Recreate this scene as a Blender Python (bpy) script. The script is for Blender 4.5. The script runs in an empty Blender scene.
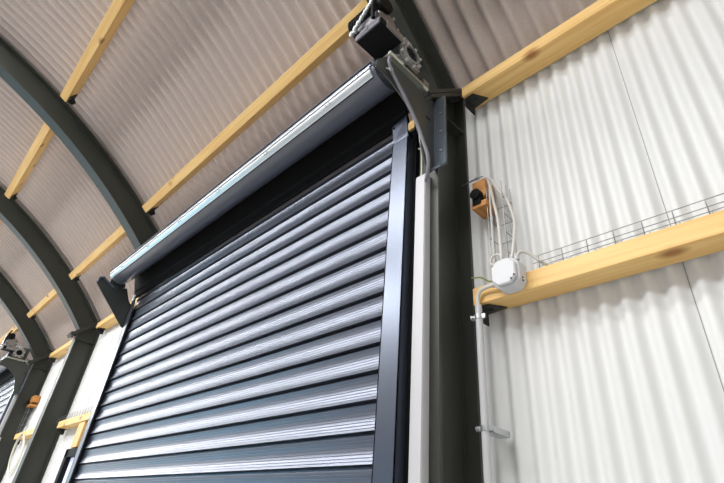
import bpy, bmesh, math, random
from mathutils import Vector, Matrix
random.seed(7)
S = 0.8            # plan unit -> metres
H = 1.6            # eye height of the camera above the floor
def W(p): return Vector((S*p[0], S*p[1], S*p[2] + H))
C = bpy.context.scene.collection
PI = math.pi
FZ = -H/S          # floor level in plan units

# ------------------------------------------------------------------ materials
def new_mat(name):
    m = bpy.data.materials.new(name); m.use_nodes = True
    nt = m.node_tree; b = nt.nodes['Principled BSDF']
    return m, nt, b
def plain(name, col, rough=.5, metal=0., noise=.06, scale=30., bump=0., spec=.5, coat=0.):
    m, nt, b = new_mat(name)
    b.inputs['Roughness'].default_value = rough
    b.inputs['Metallic'].default_value = metal
    b.inputs['Specular IOR Level'].default_value = spec
    b.inputs['Coat Weight'].default_value = coat
    b.inputs['Coat Roughness'].default_value = .25
    tc = nt.nodes.new('ShaderNodeTexCoord'); nz = nt.nodes.new('ShaderNodeTexNoise')
    nz.inputs['Scale'].default_value = scale; nz.inputs['Detail'].default_value = 4
    nt.links.new(tc.outputs['Object'], nz.inputs['Vector'])
    mx = nt.nodes.new('ShaderNodeMix'); mx.data_type = 'RGBA'
    mx.inputs['A'].default_value = (*[c*(1-noise) for c in col], 1)
    mx.inputs['B'].default_value = (*[min(1, c*(1+noise)) for c in col], 1)
    nt.links.new(nz.outputs['Fac'], mx.inputs['Factor'])
    nt.links.new(mx.outputs['Result'], b.inputs['Base Color'])
    if bump:
        bp = nt.nodes.new('ShaderNodeBump'); bp.inputs['Strength'].default_value = bump
        bp.inputs['Distance'].default_value = .002
        nt.links.new(nz.outputs['Fac'], bp.inputs['Height']); nt.links.new(bp.outputs['Normal'], b.inputs['Normal'])
    return m
def timber(name, base, dark, axis=0):
    m, nt, b = new_mat(name)
    N = nt.nodes.new; L = nt.links.new
    tc = N('ShaderNodeTexCoord'); oi = N('ShaderNodeObjectInfo')
    add = N('ShaderNodeVectorMath'); add.operation = 'ADD'
    sc_ = N('ShaderNodeVectorMath'); sc_.operation = 'SCALE'; sc_.inputs['Scale'].default_value = 13.7
    cmb = N('ShaderNodeCombineXYZ')
    for k in range(3): L(oi.outputs['Random'], cmb.inputs[k])
    L(cmb.outputs[0], sc_.inputs[0]); L(tc.outputs['Object'], add.inputs[0]); L(sc_.outputs[0], add.inputs[1])
    mp = N('ShaderNodeMapping'); s = [26, 26, 26]; s[axis] = 1.1
    mp.inputs['Scale'].default_value = s; L(add.outputs[0], mp.inputs['Vector'])
    n1 = N('ShaderNodeTexNoise'); n1.inputs['Scale'].default_value = 1.6; n1.inputs['Detail'].default_value = 5
    n1.inputs['Distortion'].default_value = .6; L(mp.outputs[0], n1.inputs['Vector'])
    r1 = N('ShaderNodeValToRGB'); r1.color_ramp.elements[0].position = .32; r1.color_ramp.elements[1].position = .62
    r1.color_ramp.elements[0].color = (*dark, 1); r1.color_ramp.elements[1].color = (*base, 1)
    L(n1.outputs['Fac'], r1.inputs[0])
    # knots: sparse, roundish, slightly stretched along the grain
    mk = N('ShaderNodeMapping'); s = [3.4, 3.4, 3.4]; s[axis] = 2.1
    mk.inputs['Scale'].default_value = s; L(add.outputs[0], mk.inputs['Vector'])
    vo = N('ShaderNodeTexVoronoi'); vo.inputs['Scale'].default_value = 1.75; L(mk.outputs[0], vo.inputs['Vector'])
    rk = N('ShaderNodeValToRGB'); rk.color_ramp.elements[0].position = .07; rk.color_ramp.elements[1].position = .20
    rk.color_ramp.elements[0].color = (1, 1, 1, 1); rk.color_ramp.elements[1].color = (0, 0, 0, 1)
    L(vo.outputs['Distance'], rk.inputs[0])
    mx = N('ShaderNodeMix'); mx.data_type = 'RGBA'
    L(rk.outputs[0], mx.inputs['Factor']); L(r1.outputs[0], mx.inputs['A'])
    mx.inputs['B'].default_value = (.38, .16, .035, 1)
    L(mx.outputs['Result'], b.inputs['Base Color'])
    b.inputs['Roughness'].default_value = .55
    bp = N('ShaderNodeBump'); bp.inputs['Strength'].default_value = .15; bp.inputs['Distance'].default_value = .002
    L(n1.outputs['Fac'], bp.inputs['Height']); L(bp.outputs['Normal'], b.inputs['Normal'])
    return m
def emit(name, col, strength):
    m, nt, b = new_mat(name)
    b.inputs['Base Color'].default_value = (*col, 1)
    b.inputs['Emission Color'].default_value = (*col, 1); b.inputs['Emission Strength'].default_value = strength
    b.inputs['Roughness'].default_value = .3
    return m
M = dict(
    wall=plain('white_sheet', (.75, .76, .75), .42, noise=.02, scale=3, spec=.35),
    backwall=plain('dark_blue_grey_sheet', (.15, .18, .23), .5, noise=.03, scale=3),
    roof=plain('felt_backed_roof_sheet', (.54, .47, .435), .9, noise=.13, scale=90, bump=.4, spec=.15),
    steel=plain('dark_green_grey_paint', (.038, .041, .034), .40, noise=.05, scale=8, spec=.45),
    slat=plain('anthracite_slat_paint', (.15, .168, .212), .32, metal=.85, noise=.0, scale=6, coat=.4, spec=.5),
    guide=plain('anthracite_guide_paint', (.125, .145, .19), .28, metal=.75, noise=.02, scale=6, coat=.3),
    tube=plain('anthracite_tube_paint', (.085, .095, .125), .33, noise=.06, scale=9, coat=.3),
    black=plain('black_rubber', (.004, .0045, .005), .7, spec=.12),
    blackbox=plain('black_housing', (.004, .004, .0045), .6, spec=.15),
    alu=plain('bright_aluminium', (.80, .84, .84), .30, metal=.85, noise=.04),
    zinc=plain('zinc_plated_steel', (.56, .58, .58), .32, metal=.9, noise=.12, scale=40),
    rod=plain('greenish_zinc_bar', (.50, .53, .45), .38, metal=.8, noise=.08),
    cast=plain('cast_gear_metal', (.30, .28, .26), .42, metal=.7, noise=.2, scale=60),
    gear=plain('grey_motor_housing', (.16, .155, .18), .42, metal=.3),
    bracket=plain('grey_steel_bracket', (.075, .082, .078), .36, metal=.55, noise=.12, scale=12),
    flange=plain('blue_grey_steel_flange', (.10, .12, .15), .40, metal=.4),
    white=plain('white_plastic_trunking', (.52, .52, .535), .38, noise=.015),
    whitebox=plain('white_junction_plastic', (.60, .61, .625), .4, noise=.015),
    cable=plain('grey_white_cable', (.60, .58, .54), .45),
    cream=plain('cream_cable', (.62, .60, .50), .45),
    grey_cable=plain('grey_cable', (.20, .20, .23), .45),
    green=plain('green_earth_wire', (.20, .25, .04), .45),
    wire=plain('galvanised_wire', (.30, .31, .32), .35, metal=.9),
    cleat=plain('dark_angle_cleat', (.022, .024, .022), .5),
    floor=plain('concrete_floor', (.45, .435, .42), .65, noise=.10, scale=2.5),
    timber=timber('pine_timber', (.87, .60, .235), (.76, .45, .145)),
    timber_end=timber('orange_pine_offcut', (.58, .27, .07), (.42, .17, .035), 1),
    timber_v=timber('pine_stud', (.80, .53, .215), (.66, .385, .125), 2),
    seam=plain('sheet_lap_edge', (.30, .31, .30), .6),
    pane=emit('daylit_pane', (.62, .66, .86), .75),
    bluepane=emit('blue_daylit_glazing', (.08, .33, .46), 2.4),
    sky=emit('translucent_rooflight', (.95, .97, 1.0), 6.),
)

# ------------------------------------------------------------------ mesh builder
class MB:
    def __init__(s): s.v = []; s.f = []; s.sm = []
    def add(s, vs, fs, smooth=False):
        o = len(s.v); s.v += [tuple(v) for v in vs]; s.f += [tuple(o+i for i in f) for f in fs]; s.sm += [smooth]*len(fs)
    def box(s, a, b):
        x0, y0, z0 = [min(a[i], b[i]) for i in range(3)]; x1, y1, z1 = [max(a[i], b[i]) for i in range(3)]
        s.add([(x0,y0,z0),(x1,y0,z0),(x1,y1,z0),(x0,y1,z0),(x0,y0,z1),(x1,y0,z1),(x1,y1,z1),(x0,y1,z1)],
              [(0,3,2,1),(4,5,6,7),(0,1,5,4),(1,2,6,5),(2,3,7,6),(3,0,4,7)])
    def prism(s, poly, x0, x1, axis=0):
        """poly in the two other axes, extruded along axis"""
        def P(u, w, t):
            return (t, u, w) if axis == 0 else ((u, t, w) if axis == 1 else (u, w, t))
        n = len(poly)
        s.add([P(u, w, x0) for u, w in poly] + [P(u, w, x1) for u, w in poly],
              [tuple(range(n-1, -1, -1)), tuple(range(n, 2*n))] + [(i, (i+1) % n, n+(i+1) % n, n+i) for i in range(n)])
    def tube(s, pts, r, n=10, cap=True):
        pts = [Vector(p) for p in pts]; rings = []; up = None
        for i, p in enumerate(pts):
            d = (pts[min(i+1, len(pts)-1)] - pts[max(i-1, 0)]).normalized()
            if up is None:
                a = Vector((0,0,1)) if abs(d.z) < .9 else Vector((1,0,0)); up = (a - d*a.dot(d)).normalized()
            else: up = (up - d*up.dot(d)).normalized()
            w = d.cross(up); rings.append([p + (up*math.cos(2*PI*k/n) + w*math.sin(2*PI*k/n))*r for k in range(n)])
        vs = [v for R in rings for v in R]; fs = []
        for i in range(len(rings)-1):
            for k in range(n): fs.append((i*n+k, i*n+(k+1) % n, (i+1)*n+(k+1) % n, (i+1)*n+k))
        s.add(vs, fs, True)
        if cap: s.add(rings[0], [tuple(range(n-1,-1,-1))]); s.add(rings[-1], [tuple(range(n))])
    def ring(s, cx, cy, cz, r0, r1, x0, x1, n=28):
        """annulus with its axis along X"""
        vs = []
        for x in (x0, x1):
            for r in (r0, r1):
                vs += [(x, cy + r*math.cos(2*PI*k/n), cz + r*math.sin(2*PI*k/n)) for k in range(n)]
        fs = []
        for k in range(n):
            j = (k+1) % n
            fs += [(k, j, n+j, n+k), (2*n+k, 3*n+k, 3*n+j, 2*n+j), (n+k, n+j, 3*n+j, 3*n+k), (k, 2*n+k, 2*n+j, j)]
        s.add(vs, fs)
    def cyl(s, a, b, r, n=20): s.tube([a, b], r, n)
    def build(s, name, mat, parent=None, origin=None, bevel=0., smooth_angle=None, world=W):
        me = bpy.data.meshes.new(name)
        off = Vector((0,0,0))
        if parent is not None: off = root_loc(parent)
        elif origin is not None: off = W(origin)
        me.from_pydata([tuple(world(v) - off) for v in s.v], [], s.f)
        me.polygons.foreach_set('use_smooth', s.sm)
        me.materials.append(mat); me.update()
        bm = bmesh.new(); bm.from_mesh(me); bmesh.ops.recalc_face_normals(bm, faces=bm.faces)
        bm.to_mesh(me); bm.free()
        o = bpy.data.objects.new(name, me); C.objects.link(o)
        if parent is not None: o.parent = parent
        else: o.location = off
        if bevel:
            md = o.modifiers.new('bevel', 'BEVEL'); md.width = bevel; md.segments = 2; md.limit_method = 'ANGLE'
        return o
def root_loc(o):
    while o.parent: o = o.parent
    return Vector(o.location)
def tag(o, label=None, cat=None, group=None, kind=None):
    if label: o['label'] = label
    if cat: o['category'] = cat
    if group: o['group'] = group
    if kind: o['kind'] = kind
    return o
def thing(name, label, cat, loc, group=None):
    o = bpy.data.objects.new(name, None); C.objects.link(o); o.location = W(loc); o.empty_display_size = .1
    return tag(o, label, cat, group)
def copy_tree(o, shift=None, label=None, parent=None, skip=()):
    c = o.copy(); C.objects.link(c)
    if parent is not None: c.parent = parent
    else:
        c.location = Vector(o.location) + Vector(shift)*S
        if label: c['label'] = label
    for ch in list(o.children):
        if ch.name.split('.')[0] in skip: continue
        copy_tree(ch, parent=c, skip=skip)
    return c
def spline(pts, n=8):
    P = [Vector(p) for p in pts]; P = [P[0]*2-P[1]] + P + [P[-1]*2-P[-2]]; out = []
    for i in range(1, len(P)-2):
        a, b, c, d = P[i-1:i+3]
        for k in range(n):
            t = k/n
            out.append(.5*((2*b) + (c-a)*t + (2*a-5*b+4*c-d)*t*t + (3*b-a-3*c+d)*t**3))
    return out + [P[-2]]

# ------------------------------------------------------------------ plan
CY, CZ, RO, RI = -3.107, -1.786, 6.65, 6.365      # arch centre, outer and inner radius
XR, XA, XB, XC = -1.335, -5.555, -8.40, -11.02    # frame lines
XD, XE = XC - 4.24, XR + 4.1
HWf = .085; Y1, Y2 = 1.63, 1.935                   # flange half width; column inner and outer face
YW = 1.955                                          # wall sheet
XMIN, XMAX = -30.5, XE + .3
def P(ang, R, t=0.):
    a = math.radians(ang)
    return (CY + R*math.cos(a) - t*math.sin(a), CZ + R*math.sin(a) + t*math.cos(a))

# ------------------------------------------------------------------ setting
m = MB(); m.box((XMIN, -8.5, FZ-.1), (XMAX, 2.3, FZ)); tag(m.build('floor', M['floor']), kind='structure')
def corr_wall(x0, x1, z0, z1, y, sgn=1, pitch=.0893, amp=.0135, phase=.012):
    n = int(round((x1-x0)/pitch*10)); mb = MB(); vs = []
    for i in range(n+1):
        x = x0 + (x1-x0)*i/n
        u = math.sin(2*PI*(x-phase)/pitch); u = math.copysign(abs(u)**.8, u)
        yy = y + sgn*amp*u
        vs += [(x, yy, z0), (x, yy, z1)]
    mb.add(vs, [(2*i, 2*i+2, 2*i+3, 2*i+1) for i in range(n)], True); return mb
def wallpart(name, *a, mat='wall', **k):
    o = corr_wall(*a, **k).build(name, M[mat]); md = o.modifiers.new('t', 'SOLIDIFY'); md.thickness = .002; md.offset = 0; md.use_rim = False
    return tag(o, kind='structure')
ZT = 2.65
front = MB()
for x0, x1, z0, z1 in [(XMIN, XD, FZ, ZT), (XD, XC, 2.18, ZT), (XC, XA, FZ, ZT), (XA, XR, 2.18, ZT), (XR, XMAX, FZ, ZT)]:
    mb = corr_wall(x0, x1, z0, z1, YW); front.add(mb.v, mb.f, True)
o = front.build('wall_front', M['wall']); md = o.modifiers.new('t', 'SOLIDIFY'); md.thickness = .002; md.offset = 0; md.use_rim = False
tag(o, kind='structure')
wallpart('wall_back', XMIN, XMAX, FZ, ZT, 2*CY-YW, -1, mat='backwall')
k = 0
for xs, z0, z1 in [(-.321, FZ, ZT), (.57, FZ, ZT), (-6.62, FZ, ZT), (-7.52, FZ, ZT), (1.46, FZ, ZT)]:
    u = math.sin(2*PI*(xs-.012)/.0893); yy = YW + .0135*math.copysign(abs(u)**.8, u)
    k += 1; m = MB(); m.box((xs-.0013, yy-.004, z0), (xs+.0013, yy+.004, z1)); tag(m.build('trim_%d' % k, M['seam']), kind='structure')
def corr_roof(a0, a1, R=6.735, pitch=.122, amp=.026, x0=XMIN, x1=XMAX):
    nx = int((x1-x0)/pitch*8); na = max(2, int((a1-a0)/2.0)); mb = MB(); vs = []
    for j in range(na+1):
        a = a0 + (a1-a0)*j/na
        for i in range(nx+1):
            x = x0 + (x1-x0)*i/nx; y, z = P(a, R + amp*math.sin(2*PI*x/pitch)); vs.append((x, y, z))
    mb.add(vs, [(j*(nx+1)+i, j*(nx+1)+i+1, (j+1)*(nx+1)+i+1, (j+1)*(nx+1)+i) for j in range(na) for i in range(nx)], True)
    return mb
SKY = ((74., 81.), (94., 104.))     # two strips of rooflights, by arch angle
LX0, LX1 = -30., 1.0        # extent of the rooflight along the shed
rf = corr_roof(39.2, SKY[0][0])
for r2 in [corr_roof(SKY[0][1], SKY[1][0]), corr_roof(SKY[1][1], 180-39.2)] + [corr_roof(q0, q1, x0=xa, x1=xb) for q0, q1 in SKY for xa, xb in ((XMIN, LX0), (LX1, XMAX))]:
    rf.add(r2.v, r2.f, True)
tag(rf.build('ceiling', M['roof']), kind='structure')
for i, (q0, q1) in enumerate(SKY):
    tag(corr_roof(q0, q1, amp=.004, x0=LX0, x1=LX1).build('window_%d' % (i+2), M['sky']), kind='structure')
def endwall(name, x0, x1, hole=None):
    arc = [P(a, 6.77) for a in range(39, 142, 3)]; mb = MB()
    poly = [(2*CY-2.0, FZ), (2.0, FZ)] + arc
    mb.prism(poly, x0, x1); return tag(mb.build(name, M['wall']), kind='structure')
endwall('wall_left', XMIN-.05, XMIN); endwall('wall_right', XMAX, XMAX+.05)
# blue-tinted glazing along the opposite wall
GZ0, GZ1, GX0, GX1, GY = -.6, 2.45, -29.5, -13.5, 2*CY - YW + .03
m = MB(); m.box((GX0, GY, GZ0), (GX1, GY+.02, GZ1)); g = tag(m.build('window_4', M['bluepane']), kind='structure')
for i in range(9):
    x = GX0 + (GX1-GX0)*i/8; m = MB(); m.box((x-.04, GY+.02, GZ0), (x+.04, GY+.06, GZ1)); m.build('mullion', M['guide'], g)
for z in (GZ0, .9, GZ1):
    m = MB(); m.box((GX0, GY+.02, z-.04), (GX1, GY+.06, z+.04)); m.build('transom', M['guide'], g)

# ------------------------------------------------------------------ steel arch frames
def cutplate(side=1):
    """end plates where column and rafter meet, tilted; polygon in y,z"""
    ux, uz = math.cos(math.radians(24)), math.sin(math.radians(24))
    return ux, uz
def mirror(y, side): return y if side == 1 else 2*CY - y
def make_frame(X, label):
    t = thing('steel_arch_frame', label, 'steel frame', (X, Y1, FZ), 'dark steel arch frames along the shed')
    tf = .018; tw = .012
    ux, uz = math.cos(math.radians(43)), math.sin(math.radians(43))
    for side in (1, -1):
        mb = MB(); mm = lambda pts: [(mirror(y, side), z) for y, z in pts]
        zi, zo = 2.40, 2.655
        mb.prism(mm([(Y1, FZ), (Y1+tf, FZ), (Y1+tf, zi+.01), (Y1, zi)]), X-HWf, X+HWf)
        mb.prism(mm([(Y2-tf, FZ), (Y2, FZ), (Y2, zo), (Y2-tf, zo-.01)]), X-HWf, X+HWf)
        mb.prism(mm([(Y1+tf, FZ), (Y2-tf, FZ), (Y2-tf, zo-.01), (Y1+tf, zi+.01)]), X-tw/2, X+tw/2)
        fr = .014                                    # root fillets
        for sx in (-1, 1):
            for yb, s_ in ((Y2-tf, -1), (Y1+tf, 1)):
                mb.prism([(mirror(yb, side), FZ)]*0 + mm([(yb, FZ), (yb+s_*fr, FZ), (yb+s_*fr, zi), (yb, zi)]), X+sx*tw/2, X+sx*(tw/2+.006))
        mb.build('column', M['steel'], t)
        # end plates
        cy_, cz_ = 1.76, 2.54
        for off in (0, 1):
            def q(a, b): return (cy_ + ux*a - uz*b, cz_ + uz*a + ux*b)
            b0, b1 = (-.028, -.002) if off == 0 else (.002, .028)
            pb = MB(); pb.prism(mm([q(-.295, b0), q(.185, b0), q(.185, b1), q(-.295, b1)]), X-.10, X+.10)
            pl = pb.build('end_plate', M['steel'], t, bevel=.002)
        for a in (-.25, -.09, .05, .15):
            for sx in (-.055, .055):
                bb = MB(); p0 = (mirror(cy_+ux*a+uz*.045, side), cz_+uz*a-ux*.045); p1 = (mirror(cy_+ux*a-uz*.045, side), cz_+uz*a+ux*.045)
                bb.cyl((X+sx, *p0), (X+sx, *p1), .013, 6)
                bb.build('bolt', M['steel'], t)
        sp = MB()                                    # stiffener at head of the column
        sp.prism(mm([(Y1+tf, 2.30), (Y2-tf, 2.30), (Y2-tf, 2.312), (Y1+tf, 2.312)]), X-HWf+.01, X+HWf-.01)
        sp.build('stiffener', M['steel'], t)
    mb = MB(); n = 60; a0, a1 = 41.6, 138.4
    def arcband(r0, r1, xa, xb):
        vs = []
        for i in range(n+1):
            a = a0 + (a1-a0)*i/n
            for r in (r0, r1):
                y, z = P(a, r)
                for x in (xa, xb): vs.append((x, y, z))
        fs = []
        for i in range(n):
            b = 4*i; c = b+4
            fs += [(b, b+1, c+1, c), (b+2, c+2, c+3, b+3), (b, c, c+2, b+2), (b+1, b+3, c+3, c+1)]
        fs += [(0, 2, 3, 1), (4*n, 4*n+1, 4*n+3, 4*n+2)]
        mb.add(vs, fs)
    arcband(RI, RI+tf, X-HWf, X+HWf); arcband(RO-tf, RO, X-HWf, X+HWf); arcband(RI+tf, RO-tf, X-tw/2, X+tw/2)
    arcband(RO-tf-.014, RO-tf, X-tw/2-.006, X+tw/2+.006); arcband(RI+tf, RI+tf+.014, X-tw/2-.006, X+tw/2+.006)
    mb.build('rafter', M['steel'], t)
    return t
make_frame(XR, 'dark steel arch frame whose tall column stands right of the roller shutter')
make_frame(XA, 'dark curved steel arch frame passing behind the left end of the shutter barrel')
make_frame(XB, 'dark steel arch frame whose bare column stands just left of the shutter')
make_frame(XC, 'dark steel arch frame at far left with the second shutter bracket on it')
make_frame(XD, 'farthest dark steel arch frame behind the others')
make_frame(XE, 'dark steel arch frame outside the right edge of the view')

# ------------------------------------------------------------------ timber purlins and rails
def purlin(xa, xb, ang, label):
    xa += .05 if xa == XR else .20
    t = thing('timber_purlin', label, 'timber beam', (xa, *P(ang, 6.50)), 'pine purlins under the roof sheets')
    xa += HWf; xb -= HWf; x0, x1 = xa + .004, xb - .004
    mb = MB(); mb.prism([P(ang, 6.505, -.045), P(ang, 6.648, -.045), P(ang, 6.648, .045), P(ang, 6.505, .045)], x0, x1)
    mb.build('beam', M['timber'], t, bevel=.003)
    for x, s_ in ((xa, 1), (xb, -1)):                # angle cleats on the lower face
        c = MB(); xs = x + s_*.008
        c.prism([P(ang, 6.52, -.047), P(ang, 6.62, -.047), P(ang, 6.62, -.055), P(ang, 6.52, -.055)], xs, xs + s_*.11)
        c.prism([P(ang, 6.52, -.047), P(ang, 6.62, -.047), P(ang, 6.60, -.10), P(ang, 6.54, -.10)], xs, xs + s_*.008)
        c.cyl((xs+s_*.07, *P(ang, 6.57, -.055)), (xs+s_*.07, *P(ang, 6.57, -.068)), .012, 6)
        c.build('angle_cleat', M['cleat'], t)
bays = [(XA, XR, 'above the shutter between the nearest two arches'), (XB, XA, 'in the bay just left of the shutter'),
        (XC, XB, 'in the second bay left of the shutter'), (XD, XC, 'in the farthest bay at the left edge'), (XR, XE, 'in the bay right of the tall column')]
for xa, xb, where in bays:
    purlin(xa, xb, 48.9, 'pale pine purlin, the lower one ' + where)
    purlin(xa, xb, 62.2, 'pale pine purlin, the upper one ' + where)
def rail(name, xa, xb, z0, z1, label, cat='timber beam', y0=1.79, y1=1.934, group=None, mat='timber', cl=(1, 1), tri=True):
    xa += HWf + (.07 if xa == XR else .24); xb -= HWf
    t = thing(name, label, cat, (xa, y0, z0), group)
    mb = MB(); mb.box((xa+.004, y0, z0), (xb-.004, y1, z1)); mb.build('beam', M[mat], t, bevel=.003)
    for k, (x, s_) in enumerate(((xa, 1), (xb, -1))):
        if not cl[k]: continue
        c = MB(); xs = x + s_*.008; w = .12
        c.add([(xs, y0+.02, z0-.003), (xs, y1-.015, z0-.003), (xs+s_*w, y1-.03, z0-.003), (xs+s_*w*.55, y0+.02, z0-.003),
               (xs, y0+.02, z0-.010), (xs, y1-.015, z0-.010), (xs+s_*w, y1-.03, z0-.010), (xs+s_*w*.55, y0+.02, z0-.010)],
              [(0,1,2,3),(7,6,5,4),(0,4,5,1),(1,5,6,2),(2,6,7,3),(3,7,4,0)])
        c.box((xs, y0+.02, z0-.07), (xs+s_*.008, y1-.015, z0-.003))
        c.cyl((xs+s_*.05, y0+.07, z0-.022), (xs+s_*.05, y0+.07, z0-.008), .012, 6)
        c.build('angle_cleat', M['cleat'], t)
    return t
eg = 'pine eave beams at the top of the wall'; rg = 'pine wall rails'
ZE0, ZE1 = 2.475, 2.56
rail('eave_beam', XR, XE, ZE0, ZE1, 'pale pine eave beam along the top of the white wall right of the tall column', group=eg, cl=(1, 1))
rail('eave_beam', XA, XR, ZE0, ZE1, 'pine eave beam hidden behind the shutter barrel', group=eg)
rail('eave_beam', XB, XA, ZE0, ZE1, 'pine eave beam left of the shutter, above the narrow white wall strip', group=eg)
rail('eave_beam', XC, XB, ZE0, ZE1, 'pine eave beam between the two columns left of the shutter', group=eg)
rail('eave_beam', XD, XC, ZE0, ZE1, 'pine eave beam in the farthest bay behind the second shutter', group=eg)
RZ0, RZ1 = 1.003, 1.093
rail('wall_rail', XR, XE, RZ0, RZ1, 'thick pine rail across the white wall, carrying wire tray and junction box', y0=1.805, group=rg)
rail('wall_rail', XB, XA, RZ0-.02, RZ1-.02, 'short pine rail on the white wall strip just left of the shutter', y0=1.805, group=rg)
rail('wall_rail', XC, XB, RZ0, RZ1, 'pine rail between the two columns at the left, beside the hanging cable coil', y0=1.805, group=rg)
def stub(x0, x1, label):
    t = thing('timber_block', label, 'timber block', (x0, 1.83, 1.67), 'short timber blocks on the column sides')
    mb = MB(); mb.box((x0, 1.835, 1.655), (x1, 1.934, 1.775)); mb.build('block', M['timber_end'], t, bevel=.003)
    mb = MB(); mb.box((x0, 1.82, 1.58), (x1+.012, 1.934, 1.615)); mb.build('lower_batten', M['timber_end'], t)
    c = MB(); c.cyl((x0+.035, 1.80, 1.665), (x0+.035, 1.838, 1.665), .032, 18); c.box((x0+.01, 1.812, 1.60), (x0+.06, 1.86, 1.66)); c.build('round_fixing', M['blackbox'], t)
stub(-1.165, -1.085, 'short orange timber block beside the tall column above the upright wire tray')
stub(XC+.09, XC+.36, 'short orange timber block between the two far left columns')
# vertical stud and window left of the shutter
m = MB(); m.box((-7.10, 1.82, .68), (-6.88, 1.93, RZ0-.022)); tag(m.build('timber_stud', M['timber_v'], origin=(-7, 1.82, .68), bevel=.003),
    'short upright pine stud under the rail, standing on the dark window frame', 'timber stud')
m = MB(); m.box((-7.22, 1.90, -.9), (-5.80, 1.93, .60)); w1 = tag(m.build('window_1', M['pane']), kind='structure')
m = MB(); m.box((-7.30, 1.84, .58), (-5.75, 1.935, .675)); m.box((-7.30, 1.84, -1.0), (-7.20, 1.935, .675)); m.box((-5.82, 1.84, -1.0), (-5.75, 1.935, .675))
m.box((-7.30, 1.84, -1.0), (-5.75, 1.935, -.9)); m.build('window_frame', M['blackbox'], w1)

# ------------------------------------------------------------------ roller shutter
GL0, GL1, GR0, GR1 = -5.75, -5.635, -1.53, -1.41
BY, BZ, BR = 1.32, 2.455, .121
def make_shutter():
    t = thing('roller_shutter', 'large dark grey roller shutter door closed between its guides, filling the middle', 'roller shutter',
              ((GL0+GR1)/2, 1.58, FZ), 'roller shutter doors')
    pitch = .1372; z0 = .269; prof = []
    kmin = math.floor((FZ+.06-z0)/pitch)
    N = 24
    for kx in range(kmin, 15):
        zb = z0 + kx*pitch
        if zb + .002 > 2.24: break
        # black gap with a hooked lip, then a shallow concave slat carrying fine ribs
        prof += [(1.620, zb-.004), (1.620, zb+.007), (1.582, zb+.009)]
        NR = 8
        for u, dep in [((k2+f)/NR, d) for k2 in range(NR) for f, d in ((.04, 0), (.40, 0), (.76, 0), (.90, .0016))] + [(1, 0)]:
            zz = zb + .0095 + (pitch-.0175)*u
            yy = 1.5765 + SAG*(1-(2*(u-.63))**2) + dep
            prof.append((yy, zz))
        prof += [(1.582, zb+pitch-.0070)]
    mb = MB(); vs = []; x0, x1 = GL0+.04, GR1-.04
    for y, z in prof: vs += [(x0, y, z), (x1, y, z)]
    mb.add(vs, [(2*i, 2*i+1, 2*i+3, 2*i+2) for i in range(len(prof)-1)], False)
    cu = mb.build('curtain', M['slat'], t); md = cu.modifiers.new('t', 'SOLIDIFY'); md.thickness = .003; md.offset = -1; md.use_rim = False
    b = MB(); b.box((x0, 1.57, FZ), (x1, 1.61, FZ+.10)); b.build('bottom_rail', M['alu'], t)
    # guide channels
    for (a, c, out) in ((GL0, GL1, -1), (GR0, GR1, 1)):
        g = MB(); th = .008; zt = 2.10
        g.box((a, 1.545, FZ), (c, 1.545+th, zt))                    # front plate
        g.box((a, 1.608, FZ), (c, 1.628, zt+.1))                    # back plate
        xo = (c-th, c) if out > 0 else (a, a+th)
        g.box((xo[0], 1.545, FZ), (xo[1], 1.628, zt))
        # bent funnel tongue at the top
        xin, xout = (a, c) if out > 0 else (c, a)
        yb = 1.545; yf = 1.527
        vs = [(xin, yb, zt-.002), (xout, yb, zt-.002), (xout-out*.004, yf, zt+.165), (xin, yf, zt+.135),
              (xin, yb+th, zt-.002), (xout, yb+th, zt-.002), (xout-out*.004, yf+th, zt+.165), (xin, yf+th, zt+.135)]
        g.add(vs, [(0,1,2,3), (7,6,5,4), (0,4,5,1), (1,5,6,2), (2,6,7,3), (3,7,4,0)])
        gg = g.build('guide_channel', M['guide'], t)
        q = MB(); xs = a+.014 if out > 0 else c-.014; q.cyl((xs, yf-.006, zt+.115), (xs, yf+.004, zt+.115), .006, 10); q.build('screw', M['black'], gg)
        # dark rubber cheek behind the guide
        ck = MB(); ck.box(((c+.001) if out > 0 else (a-.022), 1.60, FZ), ((c+.022) if out > 0 else (a-.001), 1.628, 2.30)); ck.build('side_seal', M['black'], t)
        br = MB(); xi = a-.018 if out > 0 else c; br.box((xi, 1.556, FZ), (xi+.018, 1.566, 2.10)); br.build('brush_strip', M['black'], gg)
    # black head seal leaning from the guide tops to the back of the barrel
    ls = MB(); p0, p1 = (1.560, 2.236), (1.473, 2.505)
    dx, dz = p1[0]-p0[0], p1[1]-p0[1]; poly = []
    for i, (u, h) in enumerate([(0, 0), (.03, -.008), (.06, 0), (.24, 0), (.26, -.006), (.28, 0), (.31, -.006), (.33, 0), (1, 0)]):
        L_ = math.hypot(dx, dz); poly.append((p0[0]+dx*u + h*dz/L_, p0[1]+dz*u - h*dx/L_))
    poly += [(p1[0]+.012, p1[1]+.008), (p0[0]+.014, p0[1]+.006)]
    ls.prism(poly, GL0-.02, GR1-.015); ls.build('head_seal', M['black'], t)
    # barrel
    bx0, bx1 = -5.74, -1.40
    b = MB(); b.cyl((bx0, BY, BZ), (bx1, BY, BZ), BR, 64); brl = b.build('barrel', M['tube'], t)
    q = MB(); q.cyl((bx0-.03, BY, BZ), (bx0-.001, BY, BZ), .03, 20); q.cyl((bx1+.001, BY, BZ), (bx1+.155, BY, BZ), .03, 20); q.build('axle', M['zinc'], brl)
    def bp(a, r): a = math.radians(a); return (BY + r*math.cos(a), BZ + r*math.sin(a))
    def shell(a0, a1, r0, r1, n=6):
        return [bp(a0+(a1-a0)*i/n, r0) for i in range(n+1)] + [bp(a1+(a0-a1)*i/n, r1) for i in range(n+1)]
    st = MB(); st.prism(shell(204, 227, BR+.001, BR+.008), bx0+.004, bx1-.03); so = st.build('fixing_strip', M['alu'], brl)
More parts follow.
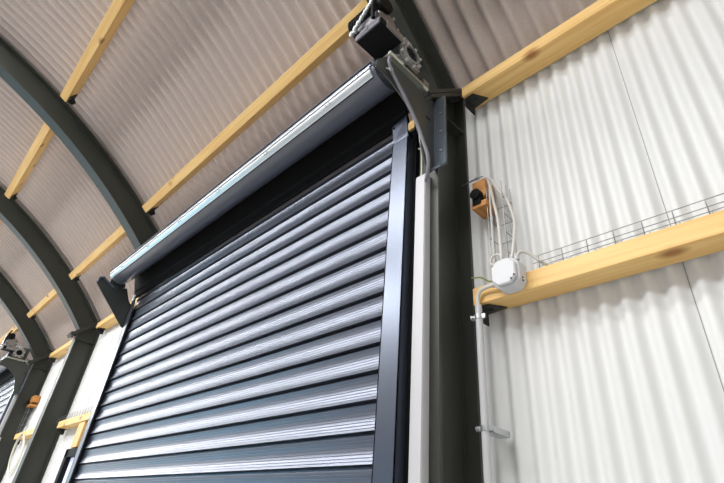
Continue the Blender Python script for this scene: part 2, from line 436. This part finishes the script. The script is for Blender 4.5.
    st = MB(); st.prism(shell(198.5, 203.5, BR+.001, BR+.005, 3), bx0+.004, bx1-.03); st.build('strip_groove', M['gear'], brl)
    st = MB(); st.prism(shell(196, 198.3, BR+.001, BR+.009, 3), bx0+.004, bx1-.03); st.build('strip_lip', M['zinc'], brl)
    st = MB(); st.prism(shell(227.2, 229.5, BR+.001, BR+.006, 2), bx0+.004, bx1-.03); st.build('strip_gasket', M['black'], brl)
    st = MB(); st.prism(shell(176, 194, BR+.001, BR+.007), bx0+.004, bx1-.02); st.build('slat_edge', M['guide'], brl)
    st = MB(); st.prism(shell(185, 187, BR+.008, BR+.012, 2), bx0+.004, bx1-.02); st.build('edge_bead', M['black'], brl)
    for i in range(6):
        x = bx0 + .35 + i*.71; q = MB()
        for dxx in (0, .035):
            y, z = bp(209, BR+.006); y2, z2 = bp(209, BR+.015); q.cyl((x+dxx, y, z), (x+dxx, y2, z2), .007, 8)
        q.build('rivet_pair', M['zinc'], brl)
    return t
SAG = .0106
shutter = make_shutter()

# ------------------------------------------------------------------ brackets
def make_bracket(X, xs, label, straight=False):
    """xs = +1 back flange runs to +x"""
    t = thing('steel_bracket', label, 'bracket', (X, 1.62, 1.75), 'gusset brackets carrying the shutter barrels')
    poly = [(1.105, 2.19), (1.115, 2.265), (1.18, 2.35), (1.49, 2.332), (1.54, 2.292), (1.60, 2.335), (1.625, 2.335), (1.625, 1.80), (1.575, 1.735), (1.55, 1.75)]
    cur = spline([(1.55, 0, 1.75), (1.497, 0, 1.894), (1.474, 0, 1.985), (1.385, 0, 2.105), (1.215, 0, 2.185), (1.105, 0, 2.19)], 6)
    poly += [(p.x, p.z) for p in cur[1:-1]]
    if straight: poly = [(1.115, 2.267), (1.10, 2.30), (1.105, 2.337), (1.152, 2.363), (1.296, 2.278), (1.444, 2.336), (1.513, 2.198), (1.625, 2.10), (1.625, 1.85), (1.53, 1.874)]
    m = MB(); m.prism(poly, X-.005, X+.005); pl = m.build('gusset_plate', M['bracket'], t, bevel=.001)
    m = MB(); m.box((X+.002, 1.612 if not straight else 1.618, 1.80 if not straight else 1.87), (X+xs*(.085 if not straight else .05), 1.6295, 2.342 if not straight else 2.10)); m.build('back_flange', M['flange'], t, bevel=.001)
    if not straight: m = MB(); m.prism([(1.565, 1.735), (1.6295, 1.80), (1.6295, 1.812), (1.56, 1.748)], min(X, X+xs*.085), max(X, X+xs*.085)); m.build('bottom_flange', M['flange'], t)
    for z in (1.90, 2.05, 2.20) if not straight else ():
        m = MB(); m.cyl((X+xs*.06, 1.603, z), (X+xs*.06, 1.614, z), .007, 6); m.build('bolt', M['zinc'], t)
    if straight: m = MB(); m.cyl((X-.006, BY, BZ-.01), (X+.018, BY, BZ-.01), .05, 24); m.prism([(1.24, 2.31), (1.30, 2.275), (1.42, 2.33), (1.40, 2.46), (1.24, 2.46)], X-.004, X+.004); m.build('bearing', M['bracket'], t)
    m = MB(); m.box((X+.004, 1.535, 2.145), (X+.007, 1.575, 2.155)); m.build('slot', M['black'], pl)
    m = MB(); m.prism([(1.112, 2.262), (1.18, 2.352), (1.30, 2.352), (1.29, 2.338), (1.188, 2.338), (1.124, 2.255)] if not straight else
                      [(1.10, 2.29), (1.105, 2.337), (1.152, 2.363), (1.296, 2.278), (1.291, 2.263), (1.152, 2.343), (1.12, 2.327), (1.115, 2.285)], X-.05 if not straight else X-.006, X+.004 if not straight else X+.05); m.build('folded_lip', M['flange'], pl)
    return t
brR = make_bracket(-1.27, 1, 'grey steel gusset bracket holding the right barrel end, bolted to the tall column')
m = MB(); m.cyl((-1.262+.012, 1.20, 2.352+.008), (-1.25, 1.525, 2.360), .014, 14)
rodo = m.build('clamp_bar', M['rod'], brR)
m = MB(); m.box((-1.275, 1.20, 2.345), (-1.235, 1.48, 2.349)); m.build('bar_seat', M['rod'], brR)
m = MB(); m.cyl((-1.235, 1.17, 2.352), (-1.235, 1.28, 2.352), .012, 12); m.build('short_bar', M['rod'], brR)
brL = make_bracket(-5.79, 1, 'dark grey steel bracket holding the left barrel end, beside the pine eave beam', True)

# ------------------------------------------------------------------ motor and safety brake
def make_motor(dx, label):
    t = thing('shutter_motor', label, 'motor', (-1.30+dx, 1.17, 2.44), 'electric shutter motors')
    D = lambda p: (p[0]+dx, p[1], p[2])
    class DB(MB):
        def build(s, *a, **k):
            s.v = [D(v) for v in s.v]; return MB.build(s, *a, **k)
    z = 2.48
    m = DB(); m.box((-1.405, 1.055, z), (-1.205, 1.235, z+.055)); m.build('control_box', M['blackbox'], t, bevel=.004)
    m = DB(); m.box((-1.408, 1.045, z+.003), (-1.212, 1.056, z+.052)); m.box((-1.36, 1.04, z+.02), (-1.30, 1.046, z+.05)); m.build('cover_plate', M['gear'], t, bevel=.003)
    m = DB(); m.box((-1.204, 1.10, z+.002), (-1.196, 1.236, z+.056)); m.build('side_label_plate', M['cast'], t)
    m = DB(); m.cyl((-1.40, 1.15, z+.15), (-1.26, 1.15, z+.15), .092, 40); m.build('gear_housing', M['gear'], t, bevel=.004)
    m = DB(); m.cyl((-1.256, 1.15, z+.15), (-1.245, 1.15, z+.15), .07, 32); m.build('housing_cap', M['cast'], t, bevel=.003)
    m = DB()
    for a in range(0, 360, 60):
        m.cyl((-1.247, 1.15+.08*math.cos(math.radians(a)), z+.15+.08*math.sin(math.radians(a))), (-1.236, 1.15+.08*math.cos(math.radians(a)), z+.15+.08*math.sin(math.radians(a))), .010, 8)
    for p in ((-1.41, 1.052, z+.10), (-1.37, 1.046, z+.075), (-1.27, 1.058, z+.12)): m.cyl(p, (p[0], p[1]-.014, p[2]), .011, 10)
    m.build('housing_bolts', M['zinc'], t)
    m = DB(); m.cyl((-1.50, 1.10, z+.25), (-1.22, 1.10, z+.25), .058, 28)
    for i in range(9): m.ring(0, 1.10, z+.25, .05, .066, -1.49+i*.022, -1.482+i*.022, 24)
    m.build('motor_body', M['blackbox'], t)
    m = DB(); m.tube(spline([(-1.43, 1.04, z+.08), (-1.40, 1.035, z+.13), (-1.34, 1.03, z+.19), (-1.28, 1.03, z+.26)], 8), .008, 8)
    for i in range(7):
        u = i/6; m.cyl((-1.43+.15*u-.012, 1.035, z+.08+.17*u), (-1.43+.15*u+.012, 1.025, z+.085+.17*u), .012, 8)
    m.build('hand_chain', M['alu'], t)
    m = DB(); m.tube(spline([(-1.27, 1.05, z+.10), (-1.265, 1.035, z+.17), (-1.26, 1.04, z+.26), (-1.26, 1.07, z+.36)], 8), .012, 8); m.build('black_hose', M['blackbox'], t)
    m = DB(); m.box((-1.30, 1.236, z+.03), (-1.24, 1.40, z+.075)); m.box((-1.30, 1.37, z-.10), (-1.29, 1.49, z+.12)); m.build('mounting_plate', M['bracket'], t, bevel=.002)
    m = DB(); m.box((-1.285, 1.25, z+.08), (-1.262, 1.36, z+.12)); m.box((-1.262, 1.29, z+.09), (-1.235, 1.33, z+.15)); m.build('terminal_block', M['zinc'], t, bevel=.003)
    # safety brake: square flange with open cage ring
    cy, cz = BY+.012, BZ+.02
    b = DB(); w = .088
    n = 28; xa, xb = -1.235, -1.223
    vs = []; fs = []
    sq = []
    for k in range(n):
        a = 2*PI*k/n + PI/4*0; c_, s_ = math.cos(a), math.sin(a); q = w/max(abs(c_), abs(s_)); q = min(q, w*1.28)
        sq.append((cy+q*c_, cz+q*s_))
    for x in (xa, xb):
        vs += [(x, cy+.055*math.cos(2*PI*k/n), cz+.055*math.sin(2*PI*k/n)) for k in range(n)] + [(x, *p) for p in sq]
    for k in range(n):
        j = (k+1) % n; fs += [(k, j, n+j, n+k), (2*n+k, 3*n+k, 3*n+j, 2*n+j), (n+k, n+j, 3*n+j, 3*n+k), (k, 2*n+k, 2*n+j, j)]
    b.add(vs, fs); brk = b.build('brake_flange', M['cast'], t)
    b = DB(); b.ring(0, cy, cz, .052, .066, -1.222, -1.205); b.ring(0, cy, cz, .070, .076, -1.222, -1.212); b.build('brake_ring', M['zinc'], brk)
    b = DB(); b.cyl((-1.245, cy, cz), (-1.215, cy, cz), .046, 24); b.build('brake_core', M['blackbox'], brk)
    for a in range(20, 380, 45):
        b = DB(); r = .082; p = (cy+r*math.cos(math.radians(a)), cz+r*math.sin(math.radians(a))); b.cyl((-1.223, *p), (-1.206, *p), .010, 8); b.build('brake_bolt', M['alu'], brk)
    b = DB(); b.box((-1.232, cy-.01, cz+.08), (-1.222, cy+.012, cz+.115)); b.build('release_tab', M['alu'], brk)
    return t
mot = make_motor(0, 'black and grey electric motor with safety brake at the right end of the barrel')
m = MB(); m.box((-1.30, 1.48, 2.375), (-1.24, 1.53, 2.42)); m.build('foot', M['cast'], mot)

# ------------------------------------------------------------------ trunking, cables, conduit
t = thing('cable_trunking', 'white square cable trunking running up between shutter guide and tall column', 'trunking', (-1.335, 1.6, FZ), 'white trunking beside shutters')
m = MB(); m.box((-1.368, 1.582, FZ), (-1.302, 1.629, 1.765)); m.build('duct', M['white'], t, bevel=.002)
m = MB(); m.box((-1.366, 1.578, FZ), (-1.304, 1.5815, 1.745)); m.build('lid', M['white'], t, bevel=.001)
trunk = t
def cable(name, pts, r, mat, label, n=8, cat='cable', group=None):
    mb = MB(); mb.tube(spline(pts, 10), r, n); return tag(mb.build(name, M[mat], origin=pts[0]), label, cat, group)
cable('motor_cable', [(-1.243, 1.33, 2.52), (-1.235, 1.28, 2.43), (-1.245, 1.19, 2.34), (-1.25, 1.205, 2.25), (-1.25, 1.33, 2.13), (-1.25, 1.43, 2.02), (-1.244, 1.485, 1.91), (-1.236, 1.522, 1.81), (-1.262, 1.555, 1.735), (-1.318, 1.60, 1.705)],
      .0105, 'grey_cable', 'thick grey cable sagging along the bracket edge from motor to white trunking')
cable('shutter_cable', [(-1.345, 1.60, 1.72), (-1.343, 1.60, 1.83), (-1.345, 1.60, 1.93), (-1.36, 1.61, 2.00), (-1.382, 1.615, 2.02)], .006, 'cream',
      'thin cream cable curving out of the white trunking behind the guide')
m = MB(); m.ring(0, 1.205, 2.25, .0108, .015, -1.256, -1.244, 16); m.tube([(-1.25, 1.196, 2.242), (-1.255, 1.175, 2.235)], .004, 6)
tag(m.build('cable_tie', M['white'], origin=(-1.25, 1.2, 2.25)), 'small white cable tie gripping the grey motor cable by the barrel end', 'cable tie')

t = thing('junction_box', 'white plastic junction box on the left end of the long pine rail', 'junction box', (-.95, 1.81, 1.05))
ch = .030
def octo(x0, x1, z0, z1, c): return [(x0+c, z0), (x1-c, z0), (x1, z0+c), (x1, z1-c), (x1-c, z1), (x0+c, z1), (x0, z1-c), (x0, z0+c)]
m = MB(); m.prism(octo(-1.02, -.885, 1.005, 1.150, ch), 1.735, 1.808, axis=1); bd = m.build('box_body', M['whitebox'], t, bevel=.007)
m = MB(); m.prism(octo(-1.012, -.893, 1.013, 1.142, ch), 1.712, 1.734, axis=1); m.build('lid', M['whitebox'], t, bevel=.006)
m = MB()
for x, z in ((-.90, 1.035), (-.915, 1.02)): m.cyl((x, 1.709, z+.01), (x, 1.713, z+.01), .004, 8)
for z in (1.03, 1.045): m.cyl((-.886, 1.76, z), (-.882, 1.76, z), .004, 8)
m.build('screw_holes', M['blackbox'], bd)
for x in (-.985, -.935, -.91): m = MB(); m.cyl((x, 1.775, 1.149), (x, 1.775, 1.175), .012, 12); m.build('cable_gland', M['white'], bd)
m = MB(); m.cyl((-1.045, 1.775, 1.06), (-1.02, 1.775, 1.06), .012, 12); m.build('cable_gland', M['white'], bd)

t = thing('conduit_pipe', 'white round conduit running down beside the tall column below the junction box', 'conduit', (-1.135, 1.78, FZ))
m = MB(); m.cyl((-1.135, 1.785, FZ), (-1.135, 1.785, .985), .0165, 16); m.build('pipe', M['white'], t)
for z in (.925, .43, -.3, -1.1):
    m = MB()
    n = 20; vs = []
    for k in range(n):
        a = 2*PI*k/n
        for r in (.0168, .020):
            for dz in (-.010, .010): vs.append((-1.135+r*math.cos(a), 1.785+r*math.sin(a), z+dz))
    fs = []
    for k in range(n):
        b = 4*k; c = 4*((k+1) % n); fs += [(b+2, b+3, c+3, c+2), (b, c, c+1, b+1), (b+1, c+1, c+3, b+3), (b, b+2, c+2, c)]
    m.add(vs, fs, False)
    m.box((-1.175, 1.778, z-.010), (-1.153, 1.790, z+.010)); m.box((-1.117, 1.778, z-.010), (-1.100, 1.790, z+.010))
    m.cyl((-1.165, 1.765, z), (-1.165, 1.80, z), .006, 8)
    m.box((-1.165, 1.80, z-.012), (-1.105, 1.93, z+.012)) if z < .9 else None
    m.build('pipe_clip', M['zinc'], t)
cable('conduit_cable', [(-1.135, 1.785, .97), (-1.137, 1.785, 1.02), (-1.12, 1.783, 1.055), (-1.08, 1.778, 1.062), (-1.03, 1.775, 1.06)], .0095, 'cable',
      'white cable bending from the conduit top into the left side of the junction box')
cg = 'white cables beside the vertical wire tray'
cable('tray_cable', [(-.985, 1.775, 1.165), (-.99, 1.78, 1.24), (-1.02, 1.83, 1.45), (-1.05, 1.85, 1.62), (-1.07, 1.86, 1.74), (-1.10, 1.88, 1.795), (-1.14, 1.90, 1.79)], .0085, 'cable',
      'white cable rising from the junction box, left of the two thick ones', group=cg)
cable('tray_cable', [(-.935, 1.775, 1.165), (-.925, 1.79, 1.26), (-.935, 1.84, 1.42), (-.975, 1.86, 1.58), (-1.03, 1.865, 1.69), (-1.06, 1.87, 1.765), (-1.10, 1.865, 1.80), (-1.15, 1.87, 1.79)], .0085, 'cable',
      'white cable bowing out furthest right beside the wire tray above the junction box', group=cg)
cable('tray_cable', [(-1.065, 1.84, 1.20), (-1.066, 1.845, 1.4), (-1.068, 1.85, 1.6), (-1.07, 1.86, 1.73)], .006, 'cable',
      'thin pale cable standing straight inside the vertical wire tray', group=cg)
cable('rail_cable', [(-.91, 1.775, 1.165), (-.90, 1.79, 1.195), (-.87, 1.81, 1.19), (-.83, 1.83, 1.145), (-.78, 1.85, 1.115), (-.6, 1.87, 1.102), (0, 1.88, 1.101), (1.2, 1.88, 1.101)], .0075, 'cable',
      'pale cable leaving the junction box and lying in the horizontal wire tray on the rail')
cable('cable_loop', [(-.985+.03*math.cos(a*.7)-.03, 1.77, 1.175+.028*math.sin(a*.7)+.01) for a in range(0, 10)], .006, 'cable',
      'small tight loop of pale cable just above the junction box')
cable('earth_wire', [(-1.03, 1.79, 1.085), (-1.07, 1.785, 1.095), (-1.11, 1.78, 1.125), (-1.16, 1.775, 1.135)], .004, 'green',
      'thin green earth wire sticking out left of the junction box', n=6)

def wire_tray_h(xa, xb, z0, label, step=.11):
    t = thing('wire_tray', label, 'wire cable tray', (xa, 1.87, z0), 'galvanised wire cable trays')
    r = .0022
    for y, zz in ((1.825, .075), (1.825, .042), (1.825, .004), (1.87, .004), (1.915, .004), (1.915, .042), (1.915, .075)): m = MB(); m.cyl((xa, y, z0+zz), (xb, y, z0+zz), r, 6); m.build('long_wire', M['wire'], t)
    x = xa + .03
    while x < xb:
        m = MB(); m.tube([(x, 1.825, z0+.075), (x, 1.825, z0+.002), (x, 1.915, z0+.002), (x, 1.915, z0+.075)], r, 6); x += step
        m.build('cross_wire', M['wire'], t)
wire_tray_h(-.86, XE-.1, RZ1, 'long galvanised wire basket tray on the pine rail right of the junction box')
wire_tray_h(XB+.1, XA-.1, RZ1-.02, 'galvanised wire basket tray on the short rail just left of the shutter')
def wire_tray_v(x0, x1, z0, z1, label):
    t = thing('wire_tray', label, 'wire cable tray', (x0, 1.88, z0), 'galvanised wire cable trays')
    r = .0026
    for x, y in ((x0, 1.835), (x0, 1.88), (x0, 1.925), ((x0+x1)/2, 1.925), (x1, 1.925), (x1, 1.88), (x1, 1.835)): m = MB(); m.cyl((x, y, z0), (x, y, z1), r, 6); m.build('long_wire', M['wire'], t)
    z = z0 + .03
    while z < z1:
        m = MB(); m.tube([(x0, 1.835, z), (x0, 1.925, z), (x1, 1.925, z), (x1, 1.835, z)], r, 6); z += .115
        m.build('cross_wire', M['wire'], t)
wire_tray_v(-1.078, -.985, 1.11, 1.70, 'upright galvanised wire tray between the orange block and the junction box')
wire_tray_v(XC+.15, XC+.33, 1.12, 1.57, 'upright wire tray between the two columns at the far left')
m = MB()
for k in range(3): m.cyl((-1.245, 1.90-.03*k, 1.86-.03*k), (-1.13, 1.90-.03*k, 1.855-.03*k), .0026, 6)
for k in range(2): m.cyl((-1.20+.03*k, 1.84, 1.80), (-1.20+.03*k, 1.90, 1.865), .0026, 6)
m.v = [(x, y, z+.0) for x, y, z in m.v]
tag(m.build('wire_offcut', M['wire'], origin=(-1.2, 1.88, 1.80)), 'cut end of wire tray sticking out above the orange timber block', 'wire')

# coil hanging between the far left columns
pts = []
for i in range(0, 58):
    a = i/57*2*PI*3.1; r = .30 + .035*math.sin(a*.37); pts.append((-9.87 + r*1.30*math.cos(a+.5), 1.788+.006*math.sin(a*.5)+.0001*i, .73 + r*1.02*math.sin(a)))
mb = MB(); mb.tube(pts, .008, 8); coil = tag(mb.build('cable_coil', M['cream'], origin=pts[0]), 'loose coil of cream cable hanging by the far left column', 'cable')
m = MB(); m.tube(spline([(-9.95, 1.765, 1.03), (-10.0, 1.785, 1.15), (-10.2, 1.85, 1.2)], 6), .008, 8); m.build('coil_tail', M['cream'], coil)
t = thing('conduit_pipe', 'white conduit tube running down left of the far cable coil', 'conduit', (XC+.25, 1.60, FZ))
m = MB(); m.cyl((XC+.30, 1.60, FZ), (XC+.30, 1.60, 1.0), .03, 14); m.build('pipe', M['white'], t)

# second shutter on the far left column
SH = Vector((XC-XR, 0, 0))
copy_tree(shutter, SH, 'second dark roller shutter cut off by the left edge of the picture')
copy_tree(brR, SH, 'blue-grey gusset bracket on the far left column, holding the second shutter')
copy_tree(mot, SH, 'silver and black shutter motor at the far left edge, above the far bracket')
copy_tree(trunk, SH, 'white trunking under the far left bracket')

# ------------------------------------------------------------------ light
LRAD = 12.0
def area(name, loc, size, rot, energy, col=(1, 1, 1), spread=PI):
    l = bpy.data.lights.new(name, 'AREA'); l.shape = 'RECTANGLE'; l.size, l.size_y = size; l.energy = energy; l.color = col; l.spread = spread
    o = bpy.data.objects.new(name, l); C.objects.link(o); o.location = W(loc); o.rotation_euler = rot; return o
for q0, q1 in SKY:
    qm = (q0+q1)/2; ya, za = P(qm, 6.66); wd = math.radians(q1-q0)*6.6*S*.97; ln = (LX1-LX0)*S*.985
    area('rooflight_daylight', ((LX0+LX1)/2, ya, za), (ln, wd), (math.radians(qm-90), 0, 0), LRAD*PI*ln*wd, (1, .985, .965))
w = bpy.data.worlds.new('World'); bpy.context.scene.world = w; w.use_nodes = True
w.node_tree.nodes['Background'].inputs[0].default_value = (.6, .7, .85, 1); w.node_tree.nodes['Background'].inputs[1].default_value = .3

# ------------------------------------------------------------------ camera
R = ((0.69975807, -0.33243171, -0.63231938), (0.70980176, 0.42358799, 0.56280962), (0.08074714, -0.84265199, 0.53236973))
cam = bpy.data.cameras.new('camera'); co = bpy.data.objects.new('camera', cam); C.objects.link(co)
mat = Matrix(((R[0][0], -R[0][1], -R[0][2]), (R[1][0], -R[1][1], -R[1][2]), (R[2][0], -R[2][1], -R[2][2])))
co.matrix_world = Matrix.Translation(W((0, 0, 0))) @ mat.to_4x4()
cam.sensor_width = 36; cam.lens = 473.55/724*36; cam.clip_start = .02
sc = bpy.context.scene; sc.camera = co
sc.view_settings.view_transform = 'Standard'; sc.view_settings.look = 'None'; sc.view_settings.exposure = 0; sc.view_settings.gamma = 1
